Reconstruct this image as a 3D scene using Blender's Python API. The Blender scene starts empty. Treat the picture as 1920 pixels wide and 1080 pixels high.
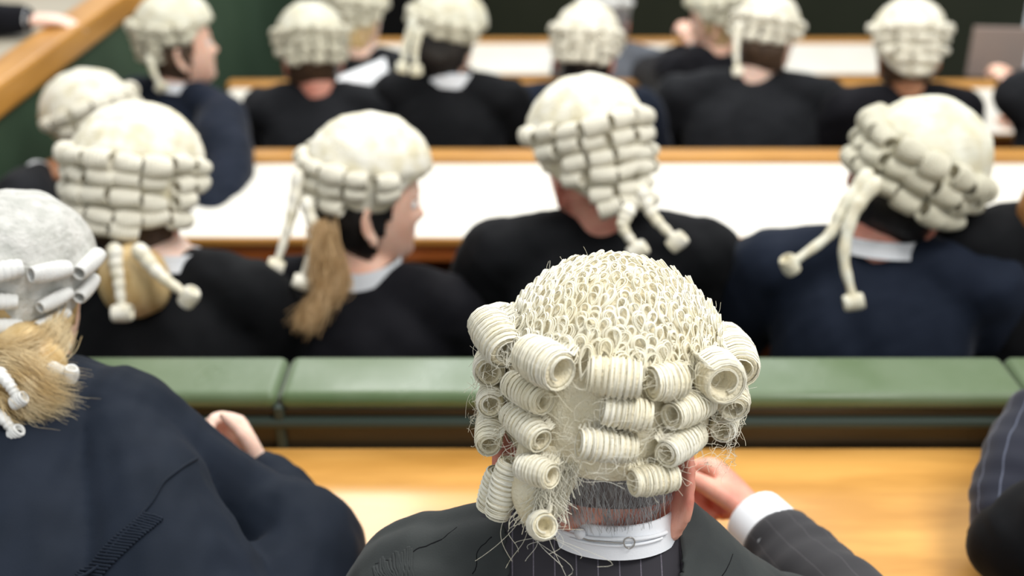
import bpy, math, random
import numpy as np
from mathutils import Vector, Matrix, noise
from mathutils.bvhtree import BVHTree

random.seed(7); rng = np.random.default_rng(7)
D2R = math.pi/180
COL = bpy.context.scene.collection
CAMZ, PITCH, FPX = 2.4, 26*D2R, 2200.0
cP, sP = math.cos(PITCH), math.sin(PITCH)

def W(px, py, zc):
    """world point seen at a photo position, zc metres along the lens axis"""
    x = (px-960)/FPX*zc; yc = (540-py)/FPX*zc
    return Vector((x, zc*cP+yc*sP, CAMZ-zc*sP+yc*cP))

# ------------------------------------------------------------------ materials
def mat(name, col, rough=.6, spec=.5, rvar=None, noise_scale=None, col2=None, bump=None, bump_scale=80, sheen=0, sss=0, coat=0, stretch=(1,1,1), wave=None, transl=0):
    m = bpy.data.materials.new(name); m.use_nodes = True
    nt = m.node_tree; b = nt.nodes['Principled BSDF']
    b.inputs['Base Color'].default_value = (*col, 1)
    b.inputs['Roughness'].default_value = rough
    b.inputs['Specular IOR Level'].default_value = spec
    if sheen:
        b.inputs['Sheen Weight'].default_value = sheen; b.inputs['Sheen Roughness'].default_value = .4
    if sss:
        b.inputs['Subsurface Weight'].default_value = sss
        b.inputs['Subsurface Radius'].default_value = (.012, .004, .002); b.inputs['Subsurface Scale'].default_value = 1
    if coat:
        b.inputs['Coat Weight'].default_value = coat; b.inputs['Coat Roughness'].default_value = .15
    tc = nt.nodes.new('ShaderNodeTexCoord'); mp = nt.nodes.new('ShaderNodeMapping')
    mp.inputs['Scale'].default_value = stretch
    nt.links.new(tc.outputs['Object'], mp.inputs['Vector'])
    if noise_scale:
        n = nt.nodes.new('ShaderNodeTexNoise'); n.inputs['Scale'].default_value = noise_scale
        n.inputs['Detail'].default_value = 6
        nt.links.new(mp.outputs[0], n.inputs['Vector'])
        r = nt.nodes.new('ShaderNodeValToRGB')
        r.color_ramp.elements[0].position = .35; r.color_ramp.elements[1].position = .65
        r.color_ramp.elements[0].color = (*col, 1); r.color_ramp.elements[1].color = (*(col2 or col), 1)
        nt.links.new(n.outputs['Fac'], r.inputs['Fac']); nt.links.new(r.outputs[0], b.inputs['Base Color'])
        if rvar:
            q = nt.nodes.new('ShaderNodeMapRange'); q.inputs['From Min'].default_value = .4; q.inputs['From Max'].default_value = .62
            q.inputs['To Min'].default_value, q.inputs['To Max'].default_value = rvar
            n3 = nt.nodes.new('ShaderNodeTexNoise'); n3.inputs['Scale'].default_value = 3.2; nt.links.new(mp.outputs[0], n3.inputs['Vector'])
            nt.links.new(n3.outputs['Fac'], q.inputs['Value']); nt.links.new(q.outputs[0], b.inputs['Roughness'])
    if bump:
        n2 = nt.nodes.new('ShaderNodeTexNoise'); n2.inputs['Scale'].default_value = bump_scale
        n2.inputs['Detail'].default_value = 4
        nt.links.new(mp.outputs[0], n2.inputs['Vector'])
        bp = nt.nodes.new('ShaderNodeBump'); bp.inputs['Strength'].default_value = bump; bp.inputs['Distance'].default_value = .003
        nt.links.new(n2.outputs['Fac'], bp.inputs['Height']); nt.links.new(bp.outputs[0], b.inputs['Normal'])
    return m

def stripes(name, base, line, period, width, coord='Object', wobble=True):
    """woven pinstripe cloth"""
    m = mat(name, base, rough=.8, spec=.25, sheen=.15)
    nt = m.node_tree; b = nt.nodes['Principled BSDF']
    tc = nt.nodes.new('ShaderNodeTexCoord'); sx = nt.nodes.new('ShaderNodeSeparateXYZ')
    nt.links.new(tc.outputs[coord], sx.inputs[0])
    a = nt.nodes.new('ShaderNodeMath'); a.operation = 'DIVIDE'; a.inputs[1].default_value = period
    nt.links.new(sx.outputs['X'], a.inputs[0])
    f = nt.nodes.new('ShaderNodeMath'); f.operation = 'FRACT'; nt.links.new(a.outputs[0], f.inputs[0])
    g = nt.nodes.new('ShaderNodeMath'); g.operation = 'LESS_THAN'; g.inputs[1].default_value = width
    nt.links.new(f.outputs[0], g.inputs[0])
    n = nt.nodes.new('ShaderNodeTexNoise'); n.inputs['Scale'].default_value = 900
    nt.links.new(tc.outputs['Object'], n.inputs['Vector'])
    h = nt.nodes.new('ShaderNodeMath'); h.operation = 'MULTIPLY'
    nt.links.new(g.outputs[0], h.inputs[0]); nt.links.new(n.outputs['Fac'], h.inputs[1])
    mx = nt.nodes.new('ShaderNodeMix'); mx.data_type = 'RGBA'
    mx.inputs['A'].default_value = (*base, 1); mx.inputs['B'].default_value = (*line, 1)
    nt.links.new(h.outputs[0], mx.inputs['Factor']); nt.links.new(mx.outputs['Result'], b.inputs['Base Color'])
    return m

M = {}
M['hair_ivory'] = mat('ivory horsehair', (.88,.82,.62), .42, .45, noise_scale=18, col2=(.94,.91,.79), sheen=.2)
M['hair_base'] = mat('ivory wig net', (.74,.66,.46), .8, .2, noise_scale=60, col2=(.82,.76,.58), bump=.8, bump_scale=300)
M['wig_grey'] = mat('grey horsehair', (.46,.46,.42), .65, .25, noise_scale=55, col2=(.62,.61,.57), bump=1.0, bump_scale=170)
M['wig_greycurl'] = mat('pale grey horsehair curl', (.66,.66,.63), .45, .4, noise_scale=60, col2=(.80,.80,.77), bump=.3, bump_scale=200)
M['wig_cream'] = mat('cream horsehair', (.72,.66,.47), .6, .3, noise_scale=30, col2=(.90,.87,.76), bump=.9, bump_scale=140)
M['wig_creamcurl'] = mat('cream horsehair curl', (.76,.70,.52), .5, .35, noise_scale=35, col2=(.93,.90,.80), bump=.4, bump_scale=200)
M['wig_tan'] = mat('aged horsehair', (.64,.59,.42), .6, .3, noise_scale=25, col2=(.75,.74,.62), bump=.9, bump_scale=120)
M['wig_tancurl'] = mat('aged horsehair curl', (.64,.58,.41), .5, .35, noise_scale=35, col2=(.76,.75,.63), bump=.5, bump_scale=160)
M['gown_grey'] = mat('charcoal gown cloth', (.026,.030,.030), .75, .3, noise_scale=14, col2=(.035,.040,.039), bump=.12, bump_scale=500, sheen=.06)
M['gown_navy'] = mat('navy gown cloth', (.008,.012,.020), .7, .10, noise_scale=9, col2=(.012,.017,.028), bump=.12, bump_scale=500, sheen=.04)
M['gown_black'] = mat('black gown cloth', (.0055,.006,.007), .8, .10, noise_scale=9, col2=(.009,.0095,.011), sheen=.05)
M['suit_black'] = mat('black suit cloth', (.006,.006,.008), .8, .10, noise_scale=9, col2=(.010,.010,.013), sheen=.05)
M['suit_navy'] = mat('navy suit cloth', (.008,.012,.022), .8, .10, noise_scale=9, col2=(.013,.018,.032), sheen=.08)
M['suit_char'] = mat('charcoal suit cloth', (.011,.012,.014), .8, .10, noise_scale=9, col2=(.017,.018,.021), sheen=.08)
M['suit_grey'] = mat('mid grey suit cloth', (.10,.11,.13), .8, .3, noise_scale=9, col2=(.13,.14,.16))
M['pin'] = stripes('pinstripe suit cloth', (.030,.028,.034), (.20,.18,.22), .021, .06)
M['pin_sleeve'] = stripes('pinstripe sleeve cloth', (.036,.035,.038), (.085,.08,.085), .0833, .05, 'UV')
M['pin_blue'] = stripes('blue pinstripe sleeve cloth', (.016,.018,.030), (.16,.18,.25), .0833, .08, 'UV')
M['white'] = mat('white shirt cotton', (.85,.87,.90), .75, .3, bump=.1, bump_scale=600)
M['paper'] = mat('white paper', (.86,.88,.90), .7, .3)
M['bluepaper'] = mat('pale blue paper', (.62,.72,.80), .7, .3)
M['metal'] = mat('steel clasp', (.45,.43,.40), .3, .5); M['metal'].node_tree.nodes['Principled BSDF'].inputs['Metallic'].default_value = 1
def skin(n, c, c2): return mat(n, c, .45, .4, noise_scale=22, col2=c2, bump=.15, bump_scale=350, sss=.25)
M['skin_red'] = skin('ruddy skin', (.70,.27,.20), (.82,.42,.31))
M['skin_pale'] = skin('pale skin', (.90,.60,.48), (.94,.68,.56))
M['skin_mid'] = skin('fair skin', (.90,.52,.38), (.95,.62,.48))
M['skin_tan'] = skin('tanned skin', (.45,.20,.10), (.54,.27,.15))
def hairm(n, c, c2): return mat(n, c, .4, .5, noise_scale=60, col2=c2, bump=.5, bump_scale=150, stretch=(1,1,.25))
M['hair_black'] = hairm('black hair', (.008,.007,.007), (.02,.018,.018))
M['hair_brown'] = hairm('dark brown hair', (.05,.03,.02), (.10,.06,.035))
M['hair_blond'] = hairm('blonde hair', (.55,.36,.14), (.74,.55,.28))
M['hair_strand'] = mat('blonde hair strand', (.62,.44,.20), .35, .5, noise_scale=25, col2=(.86,.72,.46))
M['hair_light'] = hairm('light brown hair', (.42,.25,.10), (.68,.47,.25))
M['hair_greystrand'] = mat('grey hair', (.30,.30,.30), .35, .5, noise_scale=40, col2=(.62,.62,.62))
M['hair_greycap'] = hairm('grey hair underlayer', (.13,.11,.11), (.24,.22,.21))
M['hair_ginger'] = hairm('ginger hair', (.40,.17,.05), (.52,.26,.09))
M['eye'] = mat('eye white', (.8,.8,.78), .2, .5)

def wood(name, c1, c2, rough, coat, scale=3, along='X'):
    st = (1, 5, 5) if along == 'X' else (5, 1, 5)
    m = mat(name, c1, rough, .45, noise_scale=scale, col2=c2, stretch=st, coat=coat)
    return m
M['oak'] = wood('honey oak', (.56,.27,.055), (.80,.42,.105), .30, .3)
M['oak_rail'] = wood('golden oak rail', (.44,.20,.035), (.62,.31,.075), .4, .15)
M['oak_side'] = wood('golden oak side rail', (.42,.19,.03), (.58,.28,.055), .4, .15, along='Y')
M['mahogany'] = wood('reddish brown wood', (.30,.075,.015), (.40,.12,.025), .4, .2)
M['darkwood'] = wood('dark stained wood', (.022,.015,.006), (.055,.040,.020), .45, .2)
M['darkgreenwood'] = mat('dark green trim', (.030,.045,.035), .5, .4)
M['painted_sheen_top'] = mat('desk top with painted reflection', (.88,.84,.72), .35, .5, noise_scale=4, col2=(.91,.88,.80))  # bright reflection on polished wood, put into the base colour as cream
M['greytop'] = mat('beige writing surface', (.36,.32,.24), .5, .4, noise_scale=4, col2=(.42,.38,.30))
M['leather'] = mat('green leather', rvar=(.22, .55), col=(.075,.125,.045), rough=.38, spec=.5, noise_scale=5, col2=(.13,.18,.10), bump=.3, bump_scale=30, sheen=.3)
M['baize'] = mat('dark green panel', (.038,.070,.040), .75, .2, noise_scale=3, col2=(.048,.084,.050))
M['deepgreen'] = mat('deep green black panel', (.020,.024,.012), .7, .25, noise_scale=2, col2=(.026,.029,.016))
M['blackwall'] = mat('black panel', (.004,.004,.004), .8, .2)
M['carpet'] = mat('dark carpet', (.02,.02,.018), .95, .1, noise_scale=150, col2=(.035,.033,.03))
M['folder'] = mat('dusty beige board', (.36,.26,.21), .7, .3, noise_scale=3, col2=(.30,.24,.21))

# ------------------------------------------------------------------ mesh helpers
class MB:
    def __init__(s): s.v = []; s.f = []; s.n = 0; s.uv = []
    def add(s, V, F, uv=None):
        V = np.asarray(V, float).reshape(-1, 3)
        s.v.append(V)
        for f in F: s.f.append(tuple(int(i)+s.n for i in f))
        s.n += len(V)
    def addq(s, V, Q):
        """numpy quad array"""
        s.v.append(np.asarray(V, float)); Q = np.asarray(Q)+s.n
        s.f.extend(map(tuple, Q.tolist())); s.n += len(V)
    def V(s): return np.concatenate(s.v) if s.v else np.zeros((0, 3))

def tomesh(name, V, F, smooth=True):
    me = bpy.data.meshes.new(name)
    me.from_pydata(np.asarray(V).tolist(), [], F)
    me.update()
    if smooth: me.polygons.foreach_set('use_smooth', [True]*len(me.polygons))
    return me

def link(name, me, m=None, parent=None, matrix=None):
    o = bpy.data.objects.new(name, me); COL.objects.link(o)
    if m is not None and me is not None and not len(me.materials): me.materials.append(m)
    if parent: o.parent = parent
    if matrix is not None: o.matrix_basis = matrix
    return o

def part(name, V, F, m, root, smooth=True, origin=None):
    V = np.asarray(V, float)
    o0 = np.array(root_origin(root)) if root else np.zeros(3)
    return link(name, tomesh(name, V-o0, F, smooth), m, root)

def root_origin(o):
    p = Vector((0, 0, 0))
    while o: p = p+o.matrix_basis.translation; o = o.parent
    return p

def empty(name, loc, label, cat, group=None):
    o = bpy.data.objects.new(name, None); COL.objects.link(o); o.location = loc
    o['label'] = label; o['category'] = cat
    if group: o['group'] = group
    return o

def tagged(o, label, cat, group=None):
    o['label'] = label; o['category'] = cat
    if group: o['group'] = group
    return o

def nrm(a):
    a = np.asarray(a, float); return a/np.maximum(np.linalg.norm(a, axis=-1, keepdims=True), 1e-9)

def catmull(P, n):
    P = np.asarray(P, float)
    if len(P) == 2: t = np.linspace(0, 1, n)[:, None]; return P[0]*(1-t)+P[1]*t
    Q = np.vstack([2*P[0]-P[1], P, 2*P[-1]-P[-2]])
    out = []
    ts = np.linspace(0, len(P)-1, n)
    for t in ts:
        i = min(int(t), len(P)-2); u = t-i
        a, b, c, d = Q[i], Q[i+1], Q[i+2], Q[i+3]
        out.append(.5*((2*b)+(c-a)*u+(2*a-5*b+4*c-d)*u*u+(3*b-a-3*c+d)*u**3))
    return np.array(out)

def tube(mb, P, R, sides=14, n=None, ref=None, flat=1.0, roundcap=True):
    """closed tapered tube through control points (P) with radii (R); flat squashes along ref"""
    P = np.asarray(P, float); R = np.asarray(R, float)
    if n is None: n = max(8, 5*len(P))
    C = catmull(P, n); r = np.clip(catmull(np.stack([R]*3, 1), n)[:, 0], 1e-4, None)
    T = nrm(np.gradient(C, axis=0))
    if roundcap:
        # hemispherical ends
        k = 4; a = np.linspace(0, math.pi/2, k+1)[:-1]
        s = C[0]-T[0]*(r[0]*np.cos(a))[:, None]; e = C[-1]+T[-1]*(r[-1]*np.cos(a[::-1]))[:, None]
        rs = r[0]*np.sin(a)+1e-4; re_ = (r[-1]*np.sin(a[::-1]))+1e-4
        T = np.vstack([np.repeat(T[:1], k, 0), T, np.repeat(T[-1:], k, 0)])
        C = np.vstack([s, C, e]); r = np.concatenate([rs, r, re_])
    N = len(C)
    if ref is None:
        ref = np.array([0, 0, 1.0]) if abs(T[0][2]) < .8 else np.array([1.0, 0, 0])
    u = nrm(np.cross(T[0], ref)); U = []
    for i in range(N):
        u = u-T[i]*np.dot(u, T[i]); u = u/max(np.linalg.norm(u), 1e-9); U.append(u)
    U = np.array(U); Wv = np.cross(T, U)
    a = np.linspace(0, 2*math.pi, sides, endpoint=False)
    V = C[:, None]+r[:, None, None]*(np.cos(a)[None, :, None]*U[:, None]+flat*np.sin(a)[None, :, None]*Wv[:, None])
    V = V.reshape(-1, 3)
    i, j = np.meshgrid(np.arange(N-1), np.arange(sides), indexing='ij'); j2 = (j+1) % sides
    Q = np.stack([i*sides+j, i*sides+j2, (i+1)*sides+j2, (i+1)*sides+j], -1).reshape(-1, 4)
    F = [tuple(q) for q in Q.tolist()]
    F.append(tuple(range(sides-1, -1, -1))); F.append(tuple((N-1)*sides+k for k in range(sides)))
    mb.add(V, F)

def strands(mb, P, R, ref, sides=4):
    """P (S,N,3) paths, R (S,N) radii, ref (S,3) or (3,)"""
    S, N, _ = P.shape
    T = nrm(np.gradient(P, axis=1))
    ref = np.broadcast_to(np.asarray(ref, float), (S, 3))[:, None, :]
    U = nrm(np.cross(T, np.broadcast_to(ref, T.shape))); Wv = np.cross(T, U)
    a = np.linspace(0, 2*math.pi, sides, endpoint=False)
    V = P[:, :, None]+R[:, :, None, None]*(np.cos(a)[None, None, :, None]*U[:, :, None]+np.sin(a)[None, None, :, None]*Wv[:, :, None])
    V = V.reshape(-1, 3)
    s, i, j = np.meshgrid(np.arange(S), np.arange(N-1), np.arange(sides), indexing='ij'); j2 = (j+1) % sides
    b = s*N*sides
    Q = np.stack([b+i*sides+j, b+i*sides+j2, b+(i+1)*sides+j2, b+(i+1)*sides+j], -1).reshape(-1, 4)
    mb.addq(V, Q)

def loft(mb, secs, sides=36, ups=None, n=None, power=2.0, cap=True):
    """secs: (center, u-vector, v-vector) ellipse sections; closed, capped"""
    C = np.array([s[0] for s in secs], float); U = np.array([s[1] for s in secs], float); Vv = np.array([s[2] for s in secs], float)
    if n: C, U, Vv = catmull(C, n), catmull(U, n), catmull(Vv, n)
    N = len(C); a = np.linspace(0, 2*math.pi, sides, endpoint=False)
    ca, sa = np.cos(a), np.sin(a)
    if power != 2.0:
        ca = np.sign(ca)*abs(ca)**(2/power); sa = np.sign(sa)*abs(sa)**(2/power)
    V = (C[:, None]+ca[None, :, None]*U[:, None]+sa[None, :, None]*Vv[:, None]).reshape(-1, 3)
    F = []
    for i in range(N-1):
        for j in range(sides):
            k = (j+1) % sides; F.append((i*sides+j, i*sides+k, (i+1)*sides+k, (i+1)*sides+j))
    if cap: F.append(tuple(range(sides-1, -1, -1))); F.append(tuple((N-1)*sides+k for k in range(sides)))
    mb.add(V, F)

def remesh(mb, voxel, iters=6, fac=.5):
    me = tomesh('tmp', mb.V(), mb.f)
    o = bpy.data.objects.new('tmp', me); COL.objects.link(o)
    r = o.modifiers.new('r', 'REMESH'); r.mode = 'VOXEL'; r.voxel_size = voxel; r.use_smooth_shade = True
    s = o.modifiers.new('s', 'SMOOTH'); s.factor = fac; s.iterations = iters
    dg = bpy.context.evaluated_depsgraph_get()
    em = bpy.data.meshes.new_from_object(o.evaluated_get(dg))
    n = len(em.vertices); V = np.zeros(n*3); em.vertices.foreach_get('co', V); V = V.reshape(-1, 3)
    Nn = np.zeros(n*3); em.vertices.foreach_get('normal', Nn); Nn = Nn.reshape(-1, 3)
    F = [tuple(p.vertices) for p in em.polygons]
    bpy.data.objects.remove(o); bpy.data.meshes.remove(me); bpy.data.meshes.remove(em)
    return V, F, Nn

def tnoise(V, freq, seed=0, octs=5):
    """cheap smooth noise -1..1 on points"""
    r = np.random.default_rng(seed); out = np.zeros(len(V))
    for k in range(octs):
        d = nrm(r.normal(size=3)); d2 = nrm(r.normal(size=3)); f = freq*(.7+.25*k)
        out += np.sin(V@d*f+r.uniform(0, 6)+1.7*np.sin(V@d2*f*.6+r.uniform(0, 6)))/octs
    return out

def box(mb, c, s, rot=0, bev=0):
    x, y, z = [k/2 for k in s]
    V = np.array([(a*x, b*y, d*z) for a in (-1, 1) for b in (-1, 1) for d in (-1, 1)])
    cz, sz = math.cos(rot), math.sin(rot)
    V = V@np.array([[cz, sz, 0], [-sz, cz, 0], [0, 0, 1]])+np.array(c)
    mb.add(V, [(0, 1, 3, 2), (4, 6, 7, 5), (0, 4, 5, 1), (2, 3, 7, 6), (0, 2, 6, 4), (1, 5, 7, 3)])

def boxobj(name, lo, hi, m, parent=None, bevel=.004, seg=2):
    lo, hi = np.array(lo, float), np.array(hi, float)
    mb = MB(); box(mb, (lo+hi)/2, hi-lo)
    o = part(name, mb.V(), mb.f, m, parent, smooth=False)
    if bevel:
        b = o.modifiers.new('bevel', 'BEVEL'); b.width = bevel; b.segments = seg; b.limit_method = 'ANGLE'
    return o

# ------------------------------------------------------------------ head, ear, hand
HZ = np.array([.115,.108,.092,.070,.040,.010,-.015,-.040,-.065,-.085,-.100,-.112,-.117])
HW = np.array([.006,.032,.054,.067,.074,.0755,.074,.070,.063,.055,.045,.030,.010])
HF = np.array([.006,.036,.062,.078,.088,.089,.086,.085,.084,.083,.079,.068,.050])
HB = np.array([.006,.040,.066,.085,.098,.102,.096,.080,.056,.034,.016,.000,-.020])
def head_points(inflate=0, nz=64, na=80):
    z = .115-.232*(.5-.5*np.cos(np.linspace(0, math.pi, nz)))
    f = lambda arr: np.interp(-z, -HZ, arr)
    w, yf, yb = f(HW)+inflate, f(HF)+inflate, f(HB)+inflate
    a = np.linspace(0, 2*math.pi, na, endpoint=False)
    x = w[:, None]*np.cos(a)[None]; s = np.sin(a)[None]
    y = np.where(s > 0, yf[:, None]*np.abs(s)**.92, -yb[:, None]*np.abs(s)**.95)
    zz = np.broadcast_to(z[:, None]*(1+inflate/.115), x.shape)
    return np.stack([x, y, zz], -1), z
def grid_faces(nz, na):
    F = [(i*na+j, (i+1)*na+j, (i+1)*na+(j+1) % na, i*na+(j+1) % na) for i in range(nz-1) for j in range(na)]
    return F
def head(mb, R, C, s, ears=True, ear=(1.0, 0), chin=0, nose=1.0, ear_out=.2):
    nz, na = 64, 80
    P, z = head_points(0, nz, na); V = P.reshape(-1, 3).copy()
    x, y, zz = V[:, 0], V[:, 1], V[:, 2]; fr = np.clip(y/.03, 0, 1)
    g = lambda cx, cz, sx, sz: np.exp(-((np.abs(x)-cx)/sx)**2-((zz-cz)/sz)**2)
    V[:, 1] += fr*(.009*nose*g(0, -.005, .008, .018)+.022*nose*g(0, -.030, .010, .013)+.006*g(.012, -.034, .008, .008)
                   - .012*g(.032, .003, .015, .010)+.005*g(.025, .020, .022, .007)+.006*g(0, -.060, .020, .005)+.006*g(0, -.069, .016, .005)
                   - .004*g(0, -.0645, .022, .0025)+.007*g(0, -.095, .016, .013)+.003*g(.045, -.025, .018, .015)-.003*g(0, -.081, .02, .006))
    F = grid_faces(nz, na)+[tuple(range(na)), tuple((nz-1)*na+k for k in range(na-1, -1, -1))]
    mb.add((V*s)@R.T+C, F)
    if ears:
        for sd in (-1, 1):
            E = MB()
            th = np.linspace(-200, 75, 14)*D2R
            # ear plane: u = back-ish, v = up, outwards o
            o_ = nrm(np.array([sd*1.0, -.9*ear_out*3, 0])); u = nrm(np.array([sd*.55, -1, 0])); v = np.array([0, -.15, 1.0])
            base = np.array([sd*.074, -.004, -.016])
            pts = [base+u*(.012+.017*math.cos(t))+v*(.004+.030*math.sin(t))+np.array([sd*.003, 0, 0]) for t in (np.linspace(-80, 215, 14)*D2R)]
            tube(E, pts, [.0055]+[.0048]*12+[.004], 8, n=24)
            tube(E, [base+u*.004+v*(-.022), base+u*.012+v*(-.031), base+u*.008+v*(-.036)], [.006,.0075,.006], 8)
            # concha sheet
            loft(E, [(base+u*.010+v*z_*1.0, u*w_, np.array([sd*.0032, 0, 0])) for z_, w_ in ((-.03, .006), (-.02, .012), (0, .016), (.02, .016), (.031, .010))], 14, n=10)
            EV = (E.V()-base)*ear[0]+base+np.array([sd*.002*(ear[0] > 1), 0, ear[1]])
            mb.add((EV*s)@R.T+C, E.f)
    # eyes lids
    return V

def hand(mb, wrist, fwd, palm, side=1, curl=.5, s=1.0, spread=.1, thumb_in=.3):
    """fwd: wrist->knuckle direction, palm: direction the palm faces, side +1 right hand"""
    f = nrm(fwd); p = nrm(np.asarray(palm)-f*np.dot(palm, f)); a = np.cross(f, p)*side  # towards the index finger
    w = np.asarray(wrist, float)
    loft(mb, [(w+f*(-.03*s), a*.026*s, p*.019*s), (w, a*.027*s, p*.019*s), (w+f*.03*s, a*.036*s, p*.018*s), (w+f*.065*s, a*.043*s, p*.0155*s), (w+f*.088*s, a*.041*s, p*.012*s)], 20, n=14, power=2.4)
    for k, (off, L, r) in enumerate(((.031, .074, .0095), (.011, .084, .0097), (-.010, .078, .0093), (-.029, .060, .0082))):
        b = w+f*(.084-.004*abs(k-1))*s+a*off*s; d = nrm(f+a*off*spread*10)
        seg = [L*.46, L*.31, L*.26]; pts = [b-d*.015*s, b]; ang = 0; cur = b
        for q in range(3):
            ang += (curl+.12*k*curl)*(.95, 1.15, .8)[q]
            dd = d*math.cos(ang)+p*math.sin(ang); cur = cur+dd*seg[q]*s; pts.append(cur)
        tube(mb, pts, [r*s*1.05, r*s*1.12, r*s*1.0, r*s*.93, r*s*.78], 12, n=22)
    b = w+f*.022*s+a*.026*s+p*.006*s
    d1 = nrm(f*.75+a*.75+p*thumb_in); d2 = nrm(f*.95+a*.25+p*(thumb_in+.2))
    tube(mb, [b-d1*.012*s, b+d1*.022*s, b+d1*.036*s+d2*.012*s, b+d1*.040*s+d2*.042*s], [.0125*s, .0125*s, .0105*s, .0085*s], 12, n=16)

# ------------------------------------------------------------------ wig
def ell(az, rx, ry): return np.array([rx*math.sin(az), -ry*math.cos(az), 0])    # az 0 = back, + = wearer's right
RX, RY, RZ, Z0 = .105, .122, .146, .018
def sstep(t): t = min(max(t, 0), 1); return t*t*(3-2*t)
def zb(az): return .098-.030*sstep(abs(az)/math.pi)        # where the crown meets the curls
def zedge(az, low): 
    t = abs(az)/math.pi
    if t < .5: return low+(.012-low)*sstep(t/.5)**1.3 + .0
    return .012+(.058-.012)*sstep((t-.5)/.22)
def crown_pt(az, z, k=1.0):
    c = max(0, 1-(abs(z-Z0)/RZ)**2.5)**.46; return ell(az, RX*c*k, RY*c*k)+np.array([0, 0, z])
def wig_shell(low=-.012, na=72):
    mb = MB(); rows = []
    azs = np.linspace(-math.pi, math.pi, na, endpoint=False)
    for i in range(16):
        row = []
        for az in azs:
            t = i/15*math.acos((zb(az)-Z0)/RZ); z = Z0+RZ*math.cos(max(t, .02)); row.append(crown_pt(az, z))
        rows.append(row)
    def col(k, zfun): rows.append([ell(az, RX*k, RY*k)+np.array([0, 0, zfun(az)]) for az in azs])
    cc = lambda az: math.sqrt(max(0, 1-((zb(az)-Z0)/RZ)**2))
    rows.append([ell(az, RX*.86, RY*.86)+np.array([0, 0, zb(az)-.010]) for az in azs])
    for t in (.3, .6, .9, 1.0):
        rows.append([ell(az, RX*(.885-.05*t**3), RY*(.885-.05*t**3))+np.array([0, 0, (zb(az)-.01)*(1-t)+zedge(az, low)*t]) for az in azs])
    for k, t in ((.79, 1.0), (.76, .6), (.74, .2)):
        rows.append([ell(az, RX*k, RY*k)+np.array([0, 0, (zb(az)-.01)*(1-t)+zedge(az, low)*t]) for az in azs])
    V = np.array(rows).reshape(-1, 3)
    V += (nrm(V-np.array([0, 0, .02]))*(.0022*tnoise(V, 180, 3)+.003*tnoise(V, 60, 5))[:, None])
    nz = len(rows); F = grid_faces(nz, na)+[tuple(range(na))]
    return V, F

def curl_mesh(seed, ridges=7):
    """hollow horsehair roll, axis x, length 1, radius 1"""
    r = random.Random(seed); prof = []
    n = 40
    for i in range(6): prof.append((-.30+.0*i-.20*(i/5), .50+.03*i))
    for i in range(n+1):
        u = -.5+i/n; e = 1-.16*abs(2*u)**3
        prof.append((u, e*(1+.085*abs(math.sin(u*math.pi*ridges+r.uniform(-.15, .15)))-.03)))
    for i in range(6): prof.append((.5-.20*(i/5), .65-.03*i))
    prof = [(-.05, .40)]+prof[0:6][::1]+prof[6:]+[(.05, .40)]
    na = 20; V = []; 
    for (u, rad) in prof:
        for j in range(na):
            a = 2*math.pi*j/na; q = 1+.04*math.sin(3*a+u*5)
            V.append((u, rad*q*math.cos(a), rad*q*math.sin(a)))
    nz = len(prof)
    F = [(i*na+j, i*na+(j+1) % na, (i+1)*na+(j+1) % na, (i+1)*na+j) for i in range(nz-1) for j in range(na)]
    F += [tuple(range(na-1, -1, -1)), tuple((nz-1)*na+k for k in range(na))]
    return tomesh('curl', V, F)

CURLS = {}
def curl_data(matname, k):
    if (matname, k) not in CURLS:
        me = curl_mesh(k, 6+k); me.materials.append(M[matname]); CURLS[(matname, k)] = me
    return CURLS[(matname, k)]

def curl_frame(az, z, r, tilt=0, swing=0, out=1.0):
    """position and axes of a roll lying on the wig base: axis tangential; tilt in the surface plane, swing outwards"""
    n = nrm(np.array([math.sin(az)/RX, -math.cos(az)/RY, 0])); t = nrm(np.cross([0, 0, 1.0], n))
    c = ell(az, RX*.885, RY*.885)+np.array([0, 0, z])+n*r*.85*out
    up = np.array([0, 0, 1.0])
    ax = nrm(t*math.cos(tilt)+up*math.sin(tilt)); ax = nrm(ax*math.cos(swing)+n*math.sin(swing))
    return c, ax, n

def tail(mb, pts, r0=.012, r1=.007, loop=.016, seed=0):
    """hanging twisted queue with a looped end"""
    C = catmull(pts, 26); rr = np.linspace(r0, r1, 26)
    tube(mb, C, rr*(1+.07*np.sin(np.arange(26)*1.3)), 12, n=60)
    e = C[-1]; d = nrm(C[-1]-C[-2]); sidev = nrm(np.cross(d, [0, 1, .1]))
    me = curl_data('hair_base', seed % 3); co = np.zeros(len(me.vertices)*3); me.vertices.foreach_get('co', co); co = co.reshape(-1, 3)
    e1 = nrm(d-sidev*np.dot(d, sidev)); e2 = np.cross(sidev, e1); c = e+d*loop*.6
    mb.add(co@np.stack([sidev*loop*1.9, e1*loop*.85, e2*loop*.75])+c, [tuple(p.vertices) for p in me.polygons])

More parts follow.
